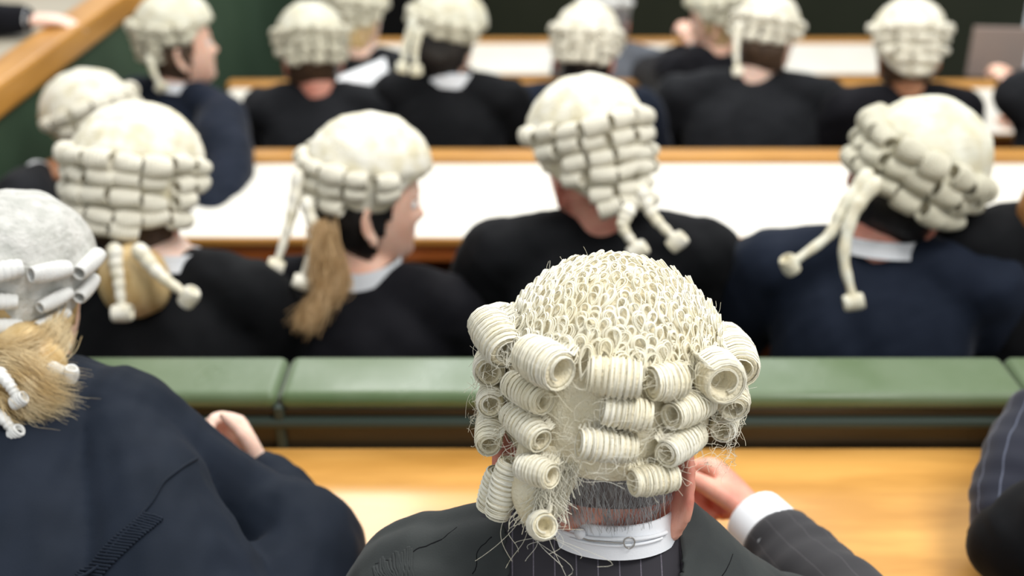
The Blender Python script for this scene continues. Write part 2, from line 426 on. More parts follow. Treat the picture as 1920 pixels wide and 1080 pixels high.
def build_wig(root, Rm, C, s, wm='cream', low=-.012, rows=None, tails=(), seed=0, curl_s=1.0, out=.62, lk=.90, swing=0.0, step=23, off=0):
    r = random.Random(seed)
    V, F = wig_shell(low)
    Vw = (V*s)@Rm.T+C
    wig = part('wig', Vw, F, M['wig_'+wm], root)
    ro = np.array(root_origin(root))
    rows = rows or [(.083, 108, 9), (.055, 104, 9), (.027, 92, 8), (.0, 66, 6)]
    for (z, amax, n) in rows:
        m_ = int((amax-step*.35)/step); 
        for k in range(-m_, m_+1):
            az = (k*step+off+r.uniform(-3, 3))*D2R
            rad = .0138*curl_s*(1.15 if z > .07 else 1.0)*r.uniform(.84, 1.14)
            L = lk*step*D2R*.115*r.uniform(.84, 1.04)
            zz = z+r.uniform(-.004, .004)-.018*sstep(abs(az)/math.pi)
            c, ax, nn = curl_frame(az, zz, rad, r.uniform(-.2, .2), swing+r.uniform(-.15, .15), out*r.uniform(.85, 1.15))
            bx = ax; by = nn-bx*np.dot(nn, bx); by = nrm(by); bz = np.cross(bx, by)
            B = np.stack([bx*L, by*rad, bz*rad], 1)*s
            Bw = Rm@B; cw = Rm@(c*s)+C-ro
            mtx = Matrix(((*Bw[0], cw[0]), (*Bw[1], cw[1]), (*Bw[2], cw[2]), (0, 0, 0, 1)))
            link('curl', curl_data('wig_'+wm+'curl', r.randrange(3)), None, wig, mtx)
    for tp in tails:
        mb = MB(); tail(mb, np.asarray(tp), .012*s, .0065*s, .0155*s, r.randrange(9))
        part('wig_tail', mb.V(), mb.f, M['wig_'+wm+'curl'], wig)
    return wig

# ------------------------------------------------------------------ person
def rotm(yaw, pitch, roll):
    return np.array(Matrix.Rotation(-yaw*D2R, 3, 'Z') @ Matrix.Rotation(roll*D2R, 3, 'Y') @ Matrix.Rotation(-pitch*D2R, 3, 'X'))

def hair_cap(root, Rm, C, s, m, inflate=.010, zmin=-.075, ymax=.02, name='hair'):
    P, z = head_points(inflate, 40, 60); V = P.reshape(-1, 3)
    F = []
    for f in grid_faces(40, 60):
        c = V[list(f)].mean(0)
        lim = ymax - .35*max(0, -c[2])      # hairline slants back below the ear
        if c[2] > zmin and c[1] < lim: F.append(f)
    V = V+nrm(V)*(.002*tnoise(V, 120, 9))[:, None]
    o = part(name, (V*s)@Rm.T+C, F, m, root)
    so = o.modifiers.new('thick', 'SOLIDIFY'); so.thickness = inflate*.8; so.offset = -1
    return o

def person(label, C, yaw, pitch=15, roll=0, s=1.05, ws=1.12, byaw=None, skinm='skin_mid', top='gown_black', topname='gown', wm='cream',
           hair='hair_brown', hair_in=.010, collar=True, arms=None, low=-.012, rows=None, tails=(), seed=0, floor=0, voxel=.011, neckdx=(0, 0, 0),
           shoulder=.175, sdrop=.055, lean=.10, wig=True, armr=.060, folds=.006, seat=None, hands=True, zmin=-.075, neck_drop=.100, legs=True, curl_s=1.0, girth=1.0, cuffm='white', wk=None, drape=(), ear=(1.0, 0), hand_s=1.0, nr=1.0, collar_h=.010, cuff_r=.036):
    C = np.array(C, float); byaw = yaw if byaw is None else byaw
    Rm = rotm(yaw, pitch, roll); fw = np.array([math.sin(byaw*D2R), math.cos(byaw*D2R), 0]); rt = np.array([math.cos(byaw*D2R), -math.sin(byaw*D2R), 0])
    up = np.array([0, 0, 1.0])
    N = C-fw*.035-up*neck_drop+np.array(neckdx)
    hipz = max(floor+.47+.09, N[2]-.56)
    H = N-fw*lean; H[2] = hipz
    root = empty('person', (H[0], H[1], floor), label, 'person')
    # spine sections
    def spine(t): 
        p = H*(1-t)+N*t; return p-fw*.035*math.sin(math.pi*t)
    def torso(mb, k):
        secs = []
        for t, w, d in ((-.08, .150, .12), (0, .178, .14), (.2, .172, .13), (.45, .180, .125), (.7, .185, .118), (.86, .165, .105), (.95, .105, .082), (1.0, .066, .064)):
            secs.append((spine(t), rt*(w*girth+k), fw*(d*girth+k)))
        loft(mb, secs, 36, n=26)
    SL, SR = N-rt*shoulder-up*sdrop-fw*.005, N+rt*shoulder-up*sdrop-fw*.005
    A = arms or {}
    if 'SL' in A: SL = np.array(A['SL'], float)
    if 'SR' in A: SR = np.array(A['SR'], float)
    def arm(side):
        S = SR if side > 0 else SL
        spec = A.get(side)
        if spec is None:
            E = S+rt*side*.07+fw*.13-up*.24; Wd = E+fw*.22-rt*side*.10+up*.02
            hd = nrm(fw-rt*side*.3); pn = -up; cu = .35
        else:
            E, Wd = np.array(spec[0], float), np.array(spec[1], float)
            hd = nrm(spec[2]) if len(spec) > 2 else nrm(Wd-E); pn = np.array(spec[3]) if len(spec) > 3 else -up; cu = spec[4] if len(spec) > 4 else .4
        return S, E, Wd, hd, pn, cu
    cloth = MB(); body = MB()
    torso(cloth, 0); torso(body, -.022)
    for side in (-1, 1):
        S, E, Wd, hd, pn, cu = arm(side)
        tube(cloth, [N-up*.03, N*.5+S*.5-up*.005, S], [.058, .064, .066], 16)
        tube(cloth, [S-rt*side*.04-up*.03, S, S*.5+E*.5-fw*.01, E, E*.45+Wd*.55, Wd-nrm(Wd-E)*.012], [.07, .074, armr*1.12, armr, armr*.86, armr*.72], 18, n=34)
        tube(body, [N-up*.03, S], [.04, .05], 12)
        tube(body, [S, S*.5+E*.5, E, E*.45+Wd*.55, Wd], [.05, .044, .038, .034, .025], 14, n=26)
        if hands: hand(body, Wd, hd, pn, side, cu, hand_s)
    for pts, rr in drape: tube(cloth, pts, rr, 18, n=26)
    head(body, Rm, C, s, ear=ear)
    nb = C+Rm@np.array([0, -.018, -.055])*s
    tube(body, [C+Rm@np.array([0, -.022, -.02])*s, nb, N-up*.01, N-up*.06], [.058*s*nr, .056*nr, .060*nr, .07*nr], 20)
    V, F, _ = remesh(body, min(voxel, .0065), 3)
    part('body', V, F, M[skinm], root)
    V, F, Nn = remesh(cloth, voxel, 5)
    V = V+Nn*(folds*tnoise(V*np.array([1, 1, .55]), 38, seed)+folds*.5*tnoise(V, 80, seed+1))[:, None]
    part(topname, V, F, M[top], root)
    if legs:
        tr = MB()
        for sd in (-1, 1):
            hp = H+rt*sd*.09-up*.0; kn = hp+fw*.40-up*.02; an = kn+fw*.04; an = an.copy(); an[2] = floor+.09
            tube(tr, [hp, kn, an], [.082, .062, .045], 14, n=20)
        V, F, _ = remesh(tr, .016, 4); part('trousers', V, F, M['suit_black'], root)
        for sd in (-1, 1):
            sh = MB(); hp = H+rt*sd*.09; an = hp+fw*.44; an[2] = floor+.042
            tube(sh, [an-fw*.04, an+fw*.06, an+fw*.17-up*.006], [.040, .040, .032], 12, flat=.9)
            V = sh.V(); V[:, 2] = np.maximum(V[:, 2], floor+.001)
            part('shoe', V, sh.f, M['blackwall'], root)
    if collar:
        cm = MB(); cN = N+up*.010+fw*.004
        tiltv = nrm(up+fw*.25)
        secs = []
        u = rt; v = nrm(np.cross(tiltv, rt))
        for dz, k in ((-.02, .074), (-.008, .070), (collar_h-.003, .0665), (collar_h, .067)): secs.append((cN+tiltv*dz, u*k, v*k*.98))
        for dz, k in ((collar_h, .063), (-.02, .066)): secs.append((cN+tiltv*dz, u*k, v*k*.98))
        loft(cm, secs, 40, cap=False)
        part('collar', cm.V(), cm.f, M['white'], root)
    for side in ((-1, 1) if hands else ()):
        S, E, Wd, hd, pn, cu = arm(side); d = nrm(Wd-E); cf = MB()
        tube(cf, [Wd-d*.05, Wd-d*.01, Wd+d*.010], [cuff_r*1.04, cuff_r*1.02, cuff_r], 24, roundcap=False)
        part('cuff', cf.V(), cf.f, M[cuffm], root)
    if hair: hair_cap(root, Rm, C, s, M[hair], hair_in, zmin)
    for sd in (-1, 1):
        e = MB(); ec = C+Rm@(np.array([sd*.032, .070, .002])*s)
        tube(e, [ec-rt*.0005, ec+rt*.0005], [.0115, .0115], 12, n=3); part('eye', e.V(), e.f, M['eye'], root)
    w = None
    if wig:
        w = build_wig(root, Rm, C, ws, wm, low, rows, tails, seed, curl_s, **(wk or {}))
    return dict(root=root, C=C, R=Rm, N=N, H=H, fw=fw, rt=rt, wig=w, SL=SL, SR=SR)

def bundle(mb, guides, n, r=.0006, spread=.01, N=16, seed=0, tip=.4, frizz=.002):
    """hair strands following guide curves"""
    q = np.random.default_rng(seed); G = [catmull(g, N) for g in guides]
    S = []
    for k in range(n):
        a = q.uniform(0, len(G)-1); i = min(int(a), len(G)-2) if len(G) > 1 else 0
        g = G[i]*(1-(a-i))+G[i+1]*(a-i) if len(G) > 1 else G[0]
        off = q.normal(size=3)*spread*.5; t = np.linspace(0, 1, N)[:, None]
        fz = frizz*np.sin(t*q.uniform(3, 12)+q.uniform(0, 6))*q.normal(size=3)
        off2 = q.normal(size=3)*spread*.6
        S.append(g+off*(1-.3*t)+off2*t**2+fz)
    S = np.array(S); R = np.ones(S.shape[:2])*r*np.linspace(1, tip, N)[None]
    strands(mb, S, R, nrm(q.normal(size=(n, 3))), 4)

# ================================================================== SETTING
def structure(o): o['kind'] = 'structure'; return o
def sbox(name, lo, hi, m, bevel=0): return structure(boxobj(name, lo, hi, m, None, bevel))
FL = {1: .55, 2: .38, 3: .26, 4: .10}
sbox('floor', (-1.28, -1.2, -.1), (3.2, 1.60, .55), M['carpet'])
sbox('floor_2', (-1.28, 1.60, -.1), (3.2, 3.235, .38), M['carpet'])
sbox('floor_3', (-1.28, 3.235, -.1), (3.2, 4.505, .26), M['carpet'])
sbox('floor_4', (-1.28, 4.505, -.1), (3.2, 5.755, .10), M['carpet'])
sbox('floor_5', (-1.28, 5.755, -.1), (3.2, 7.30, .0), M['carpet'])
sbox('floor_6', (-3.4, -1.2, -.1), (-1.36, 7.30, .72), M['carpet'])
sbox('wall_left', (-1.36, -1.2, -.1), (-1.28, 7.30, 1.50), M['baize'])
sbox('wall_back', (-.17, 7.30, 0), (3.2, 7.40, 2.9), M['deepgreen'])
sbox('door_1', (-1.50, 7.33, 0), (-.17, 7.40, 2.9), M['blackwall'])
sbox('trim_1', (-1.28, 3.20, 1.17), (-1.16, 3.30, 1.235), M['oak_rail'], .01)

# gallery ledge on top of the left wall
g = empty('gallery_ledge', (-1.6, 3.0, .72), 'oak railed beige ledge running along the top of the green left wall', 'ledge')
boxobj('ledge_top', (-1.98, -1.0, 1.535), (-1.37, 7.25, 1.560), M['greytop'], g)
boxobj('rail', (-1.37, -1.0, 1.50), (-1.265, 7.25, 1.585), M['oak_side'], g, .012)
for y in (0.2, 2.6, 5.0, 7.0): boxobj('bracket', (-1.95, y, .72), (-1.42, y+.05, 1.535), M['oak_side'], g)

def bench(row, y0, y1, ztop, x0, x1, fl, label, rail_m, leather=False):
    b = empty('bench', ((x0+x1)/2, (y0+y1)/2, fl), label, 'bench')
    if leather:
        boxobj('back_panel', (x0, y0+.008, fl), (x1, y1-.05, ztop-.028), M['darkwood'], b)
        segs = [x0, -.362, .80, 1.96, x1]
        for a, c in zip(segs[:-1], segs[1:]):
            cb = boxobj('cushion', (a+.0015, y0, ztop-.030), (c-.0015, y1, ztop), M['leather'], b, .015, 5)
        boxobj('moulding', (x0, y0-.006, ztop-.060), (x1, y0+.014, ztop-.044), M['darkgreenwood'], b, .006)
        for x in segs[1:-1]: boxobj('joint_strip', (x-.008, y0-.002, ztop-.22), (x+.008, y0+.013, ztop-.022), M['darkgreenwood'], b)
    else:
        boxobj('back_panel', (x0, y0+.01, fl-.1), (x1, y1-.01, ztop-.035), M['mahogany'], b)
        boxobj('top_rail', (x0, y0-.004, ztop-.035), (x1, y1+.006, ztop), rail_m, b, .008)
    boxobj('seat', (x0, y1-.02, fl+.36), (x1, y1+.40, fl+.44), M['leather'], b, .02, 3)
    boxobj('seat_base', (x0, y1-.02, fl), (x1, y1+.34, fl+.36), M['darkwood'], b)
def desk(y0, y1, z, x0, x1, top, fl, label, noseh=.05, front='mahogany'):
    d = empty('desk', ((x0+x1)/2, (y0+y1)/2, fl), label, 'desk')
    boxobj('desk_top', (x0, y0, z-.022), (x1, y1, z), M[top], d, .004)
    boxobj('nosing', (x0, y0-.012, z-.022), (x1, y0, z-.002), M['oak_rail'], d, .004)
    boxobj('apron', (x0, y0+.004, z-.022-noseh), (x1, y0+.030, z-.022), M[front], d)
    n = 4
    for k in range(n):
        x = x0+.05+(x1-x0-.14)*k/(n-1)
        boxobj('support', (x, y0+.05, fl), (x+.04, y1-.01, z-.022), M['darkwood'], d)
bench(1, .30, .38, 1.38, -1.2, 2.4, FL[1], 'bench the row nearest the camera sits on', M['oak_rail'])
desk(1.16, 1.548, 1.366, -1.2, 2.4, 'oak', FL[1], 'polished honey coloured oak desk in front of the nearest row', front='oak_rail')
bench(2, 1.55, 1.677, 1.461, -1.24, 2.6, FL[2], 'dark bench back topped with green leather pads behind the second row', None, leather=True)
desk(2.68, 3.205, 1.237, -.84, 2.6, 'painted_sheen_top', FL[2], 'long desk, pale from painted-in reflection, in front of the second row with reddish brown edge', front='mahogany')
bench(3, 3.215, 3.275, 1.258, -.84, 2.6, FL[3], 'oak railed bench of the third row behind the second pale desk', M['oak_rail'])
desk(3.93, 4.475, 1.088, -1.10, 1.90, 'painted_sheen_top', FL[3], 'desk, pale from painted-in reflection, in front of the third row')
bench(4, 4.485, 4.545, 1.104, -1.12, 1.92, FL[4], 'oak railed bench of the fourth row behind the third pale desk', M['oak_rail'])
desk(5.20, 5.735, .945, -1.0, 1.86, 'painted_sheen_top', FL[4], 'farthest desk, pale from painted-in reflection, below the dark green panel')
rl = empty('barrier_rail', (.4, 5.77, 0), 'farthest oak rail edging the last pale desk before the dark panel', 'rail')
boxobj('top_rail', (-1.0, 5.74, .925), (1.88, 5.80, .960), M['oak_rail'], rl, .008)
boxobj('panel', (-1.0, 5.75, 0), (1.88, 5.79, .925), M['mahogany'], rl)
sb = empty('side_bench', (-1.06, 3.4, FL[2]), 'low green side bench along the left wall panel beside the aisle', 'bench')
boxobj('seat', (-1.27, 2.72, FL[2]+.38), (-.86, 3.20, FL[2]+.46), M['leather'], sb, .02, 3)
boxobj('seat_base', (-1.25, 2.75, FL[2]), (-.88, 3.20, FL[2]+.38), M['darkwood'], sb)
sb = empty('side_bench', (-1.06, 3.4, FL[3]), 'low green side seat against the left wall beyond the nearer side bench', 'bench')
boxobj('seat', (-1.27, 3.26, FL[3]+.38), (-.86, 3.75, FL[3]+.46), M['leather'], sb, .02, 3)
boxobj('seat_base', (-1.25, 3.26, FL[3]), (-.88, 3.72, FL[3]+.38), M['darkwood'], sb)

def blob(name, root, c, rad, m, Rm=np.eye(3), amp=.004, fr=60):
    P = []; nz, na = 24, 30
    for i in range(nz):
        t = math.pi*(i+.001)/(nz-1+.002)
        for j in range(na):
            a = 2*math.pi*j/na; P.append((math.sin(t)*math.cos(a)*rad[0], math.sin(t)*math.sin(a)*rad[1], math.cos(t)*rad[2]))
    V = np.array(P); V += nrm(V)*(amp*tnoise(V, fr, 4))[:, None]
    return part(name, V@Rm.T+np.array(c), grid_faces(nz, na)+[tuple(range(na)), tuple((nz-1)*na+k for k in range(na-1, -1, -1))], m, root)

# ================================================================== FOREGROUND MAN
WS1 = 1.14
C1 = np.array(W(1130, 832, 1.20))
p1 = person('grey haired man in front in bright cream curled wig and charcoal gown, hand at chin', C1, 18, 20, 0, 1.0, WS1, byaw=0, neck_drop=.070, neckdx=(.012, .012, 0), ear=(1.35, -.014), nr=.90, hand_s=1.15, cuff_r=.043,
    skinm='skin_red', top='pin', topname='jacket', hair='hair_greycap', hair_in=.003, floor=FL[1], voxel=.005, folds=.0015, wig=False, zmin=-.042, armr=.050,
    arms={'SL': (-.085, .985, 1.562), 'SR': (.285, .985, 1.478),
          1: (W(1610, 1165, 1.36), W(1424, 982, 1.52), W(1352, 888, 1.60)-W(1424, 982, 1.52), (-.75, -.15, -.6), 1.0),
          -1: ((-.12, 1.10, 1.40), (.02, 1.27, 1.40), (.5, .6, 0), (0, 0, -1), .5)}, collar=False)
R1 = p1['R']; root1 = p1['root']
def L1(p, s=WS1): return np.asarray(p, float)*s@R1.T+C1

def crown_loops(mb):
    """looped frizz of the crown"""
    P, Rr, Rf = [], [], []
    arc = 0; z = .0
    th_max = lambda az: math.acos(min(1, (zb(az)-.004-Z0)/RZ))
    nr = 17
    for i in range(nr):
        f = 1-i/(nr-.3)
        circ = 2*math.pi*RX*math.sin(max(.08, 1.05*f))
        n = max(5, int(circ/(.0098)))
        for k in range(n):
            az = 2*math.pi*(k+.5*(i % 2)+rng.uniform(-.22, .22))/n-math.pi
            th = th_max(az)*f+rng.uniform(-.02, .02)
            th = max(th, .02)
            z = Z0+RZ*math.cos(th); p = crown_pt(az, z)
            nn = nrm(np.array([p[0]/RX**2, p[1]/RY**2, (p[2]-Z0)/RZ**2]))
            dn = nrm(np.array([math.sin(az), -math.cos(az), 0])*math.cos(th)-np.array([0, 0, 1.0])*math.sin(th))   # down the dome
            dn = nrm(dn-nn*np.dot(dn, nn)); t = np.cross(dn, nn)
            rot = rng.normal()*.28; t, dn = t*math.cos(rot)+dn*math.sin(rot), dn*math.cos(rot)-t*math.sin(rot)
            big = 1.4 if i == 0 else (1.2 if i < 3 else .9)
            w, h = .0056*big*rng.uniform(.8, 1.2), .0092*big*rng.uniform(.85, 1.25)
            ph = np.linspace(.04, 2*math.pi-.04, 18)
            lift = rng.uniform(.5, 1.4)
            for q in range(4):
                kx = 1-.09*q+rng.normal()*.03
                X = w*kx*np.sin(ph)*np.sin(ph/2)**1.1*1.25; Y = h*kx*np.cos(ph)            # cos=1 at the pointed root
                off = .0022*lift+.0042*lift*(1-np.cos(ph))/2+.0006*q+rng.normal()*.0003
                # root points down the head, round end up
                c = p+dn*(h*.2)+t*rng.normal()*.0004
                P.append(c+X[:, None]*t+Y[:, None]*dn+off[:, None]*nn); Rr.append(np.full(18, .00050*rng.uniform(.75, 1.2))); Rf.append(nn)
    strands(mb, np.array(P), np.array(Rr), np.array(Rf), 4)

def roll_strands(mb, c, ax, n, R, L, count, turns=1.55, root=True, sgn=1):
    e1 = nrm(n-ax*np.dot(n, ax)); e2 = nrm(np.cross(ax, e1)); 
    if e2[2] < 0 and abs(e2[2]) > .2: e2 = -e2
    e2 = e2*sgn
    N = 28; P = []; Rr = []
    for k in range(count):
        u = rng.uniform(-.5, .5); v = u
        # gather strands in clumps so grooves show
        per = .0046; g = (u*L/per+.5) % 1-.5; uu = u*L-g*per*.35
        e = 1-.15*abs(2*u)**2.5
        rr = R*e*(1.02-.085*(2*g)**2+rng.normal()*.018)
        th = np.linspace(2.2, 2.2-turns*2*math.pi, N-4)
        fall = np.linspace(0, 1, N-4)
        rad = rr*(1-.50*np.clip((fall-.35)/.65, 0, 1)**1.1*rng.uniform(.8, 1.1))
        pts = c+ax*(uu+rng.normal()*.0008*fall)[:, None]+(rad*np.cos(th))[:, None]*e1+(rad*np.sin(th))[:, None]*e2
        s0 = c+ax*(uu*.9+rng.normal()*.001)+e2*rr*rng.uniform(.95, 1.2)-e1*rr*.95
        t = np.linspace(0, 1, 5)[:-1, None]; lead = s0*(1-t)+pts[0]*t
        P.append(np.vstack([lead, pts])); Rr.append(np.full(N, .00040*rng.uniform(.7, 1.25)))
    strands(mb, np.array(P), np.array(Rr), ax, 3)

V, F = wig_shell(-.006)
wig1 = part('wig', L1(V), F, M['hair_base'], root1)
mb = MB(); crown_loops(mb)
part('looped_crown', L1(mb.V()), mb.f, M['hair_ivory'], wig1)
# (azimuth as seen, height, radius, length, tilt, swing)
CL = [(-72, .090, .0185, .050, -.45, -.25), (-35, .087, .0185, .046, -.12, .30), (-4, .084, .0165, .042, .0, .0), (19, .083, .0150, .030, .1, 0), (44, .088, .0205, .042, .25, -.95),
      (70, .092, .0175, .046, .35, -.35), (98, .094, .016, .046, .2, 0), (128, .092, .015, .044, 0, 0), (-104, .092, .017, .046, 0, 0), (-134, .09, .015, .044, 0, 0), (160, .09, .014, .040, 0, 0), (-166, .09, .014, .040, 0, 0),
      (-86, .060, .0150, .044, -.15, .1), (-44, .058, .0128, .046, -.12, .1), (3, .056, .0135, .040, -.06, .05), (33, .060, .0132, .046, .18, -.1), (66, .062, .0150, .044, .55, -.5), (90, .058, .0150, .050, .5, -.2), (118, .060, .014, .044, 0, 0), (-118, .060, .014, .044, 0, 0),
      (-80, .032, .0125, .040, -.1, .15), (-43, .030, .0128, .048, -.24, .15), (-4, .028, .0132, .048, -.05, -.25), (31, .031, .0132, .050, .22, -.28), (76, .034, .0125, .040, .35, 0), (104, .034, .0125, .042, 0, 0), (-110, .032, .0125, .042, 0, 0),
      (-74, .006, .0128, .044, -.35, .2), (-31, .000, .0120, .036, .05, .3, 2.0), (19, .002, .0125, .042, .12, 0), (-104, .008, .012, .036, 0, 0),
      (-51, -.026, .0125, .052, 1.35, 0, 1.2), (-27, -.044, .0120, .028, .5, .9, 1.6), (-64, -.040, .0110, .040, 1.2, 0)]
for az, z, r, L, tilt, swing, *more in CL:
    a = (az+18)*D2R
    c, ax, nn = curl_frame(a, z+(.004 if abs(az) > 60 else 0), r, tilt, swing, more[0] if more else 1.0)
    mb = MB(); roll_strands(mb, c, ax, nn, r, L, int(L*3400))
    core = curl_data('hair_base', 0)
    co = np.zeros(len(core.vertices)*3); core.vertices.foreach_get('co', co); co = co.reshape(-1, 3)
    e1 = nrm(nn-ax*np.dot(nn, ax)); e2 = np.cross(ax, e1)
    K = co@np.stack([ax*L*.93, e1*r*.90, e2*r*.90])+c
    cu = part('curl', L1(mb.V()), mb.f, M['hair_ivory'], wig1)
    mm = MB(); mm.add(K, [tuple(p.vertices) for p in core.polygons])
    # the net lining that fills the roll belongs to the same curl
    me = cu.data; allV = np.vstack([L1(mb.V()), L1(K)]); n0 = len(mb.V())
    allF = list(mb.f)+[tuple(i+n0 for i in f) for f in mm.f]
    me2 = tomesh('curl', allV-np.array(root_origin(cu)), allF); me2.materials.append(M['hair_ivory']); me2.materials.append(M['hair_base'])
    idx = np.zeros(len(allF), dtype=np.int32); idx[len(mb.f):] = 1; me2.polygons.foreach_set('material_index', idx)
    cu.data = me2
# frizzy queue hanging at the wearer's left
mb = MB(); 
loft(mb, [(np.array([-0.022, -.092, .016]), np.array([.028, .010, 0]), np.array([-.004, .010, 0])), (np.array([-0.026, -.098, -.012]), np.array([.026, .010, 0]), np.array([-.004, .011, 0])),
          (np.array([-0.028, -.101, -.036]), np.array([.019, .008, 0]), np.array([-.003, .010, 0])), (np.array([-0.024, -.102, -.058]), np.array([.008, .003, 0]), np.array([-.001, .005, 0]))], 24, n=18)
q = part('queue', L1(mb.V()), mb.f, M['hair_base'], wig1)
mb = MB()
S = []
for k in range(900):
    t0 = rng.uniform(0, .9); a = rng.uniform(-1, 1)
    p = np.array([-.025+a*.028*(1-.55*t0), -.108-.006*t0+abs(a)*.012, .014-.062*t0]); d = np.array([rng.normal()*.006, -.002+rng.normal()*.003, -.013+rng.normal()*.003])
    t = np.linspace(0, 1, 7)[:, None]; S.append(p+d*t+np.array([rng.normal()*.003, -.003, 0])*np.sin(t*math.pi*rng.uniform(.5, 1.6)))
strands(mb, np.array(S), np.full((900, 7), .00036), [0, 1, 0], 3)
part('queue_hair', L1(mb.V()), mb.f, M['hair_ivory'], q)
# loose stray hairs
mb = MB(); S = []
for k in range(520):
    az = rng.uniform(-115, 100)*D2R if k < 380 else rng.uniform(-180, 180)*D2R; z = rng.uniform(.0, .085) if k < 380 else rng.uniform(.05, .158)
    c, ax, nn = curl_frame(az, z, .014, 0, 0, 1.9)
    if z > .10: c = crown_pt(az, z, 1.06)
    L = rng.uniform(.012, .05); t = np.linspace(-.5, .5, 14)[:, None]
    d = nrm(ax*rng.choice([-1, 1])+np.array([0, 0, rng.normal()*.9])); b = nrm(rng.normal(size=3)+nn*.3)
    S.append(c+d*L*t-b*L*rng.uniform(.1, .6)*t*t*2+nn*rng.uniform(-.006, .004)+nrm(np.cross(d, b))*.003*np.sin(t*9+rng.uniform(0, 6)))
for k in range(15):     # wisps below the queue
    p = np.array([-.024+rng.normal()*.016, -.108, -.046]); t = np.linspace(0, 1, 14)[:, None]; L = rng.uniform(.012, .040)
    S.append(p+np.array([rng.normal()*.5, -.4, -1.0])*L*t+np.array([rng.normal()*.012, 0, 0])*np.sin(t*rng.uniform(2, 6)))
strands(mb, np.array(S), np.full((len(S), 14), .00016), nrm(rng.normal(size=(len(S), 3))), 3)
o = part('stray_hair', L1(mb.V()), mb.f, M['hair_ivory'], wig1); o['kind'] = 'stuff'
# his own grey hair at the nape and temples
mb = MB(); S = []
hp, hzz = head_points(.0045, 60, 90)
for k in range(9000):
    i = rng.integers(24, 52); j = rng.integers(0, 90); p = hp[i, j]
    lim = .030-.3*max(0, -p[2])
    if p[1] > lim or p[2] < -.078+rng.uniform(0, .03) or (abs(p[0]) > .060 and p[2] < -.040 and p[1] > -.03): continue
    nn = nrm(p*np.array([1, 1, .3])); L = rng.uniform(.012, .024)
    d = nrm(np.array([.35-.5*np.sign(p[0])*abs(p[0])/.07+rng.normal()*.30, .1, -1.0])+nn*.10); t = np.linspace(0, 1, 6)[:, None]
    S.append(p+d*L*t+nn*(.003*np.sin(t*2.6))-nn*.004*t*t)
strands(mb, np.array(S), np.tile(np.linspace(.00030, .00010, 6), (len(S), 1)), nrm(rng.normal(size=(len(S), 3))), 3)
o = part('nape_hair', L1(mb.V(), 1.0), mb.f, M['hair_greystrand'], root1); o['kind'] = 'stuff'

# white collar band with metal clasp
Nn1 = p1['N']
cm = MB(); secs = []
tv = nrm(np.array([-.06, .22, 1.0])); uu = np.array([1.0, 0, 0]); vv = nrm(np.cross(tv, uu))
cc = np.array([C1[0]+.009, C1[1]-.027, 1.668])
for dz, k in ((-.022, .0690), (-.004, .0680), (.011, .0670), (.013, .0655), (.010, .0630), (-.016, .066)): secs.append((cc+tv*dz, uu*k, vv*k*1.0))
loft(cm, secs, 64, cap=False); collar = part('collar', cm.V(), cm.f, M['white'], root1)
def collar_pt(a, dz, k=.0705):
    k = k-.0010; dz = dz-.005; return cc+tv*dz+uu*k*math.sin(a)-vv*k*math.cos(a)*np.sign(np.dot(vv, [0, 1, 0]))
cm = MB()
tube(cm, [collar_pt(a, .006-.004*abs(a)) for a in np.linspace(-.9, .8, 16)], [.0022]*16, 8, n=40)
tube(cm, [collar_pt(a, -.001) for a in np.linspace(-.7, .7, 12)], [.0016]*12, 8, n=40)
part('band_tape', cm.V(), cm.f, M['white'], collar)
cm = MB()
tube(cm, [collar_pt(.16+.075*math.cos(t), .004+.0058*math.sin(t)*(1.2 if math.sin(t) < 0 else .8), .0735) for t in np.linspace(0, 6.2, 14)], [.0007]*14, 6, n=50)
tube(cm, [collar_pt(-.62, .012, .073), collar_pt(-.45, .004, .0735), collar_pt(-.2, .004, .0735), collar_pt(.08, .003, .0735)], [.0007]*4, 6, n=20)
part('clasp', cm.V(), cm.f, M['metal'], collar)
cm = MB(); tube(cm, [collar_pt(-.52, .008, .0705), collar_pt(-.52, .008, .0745)], [.0058, .0052], 16, n=4, roundcap=False)
part('collar_stud', cm.V(), cm.f, M['white'], collar)

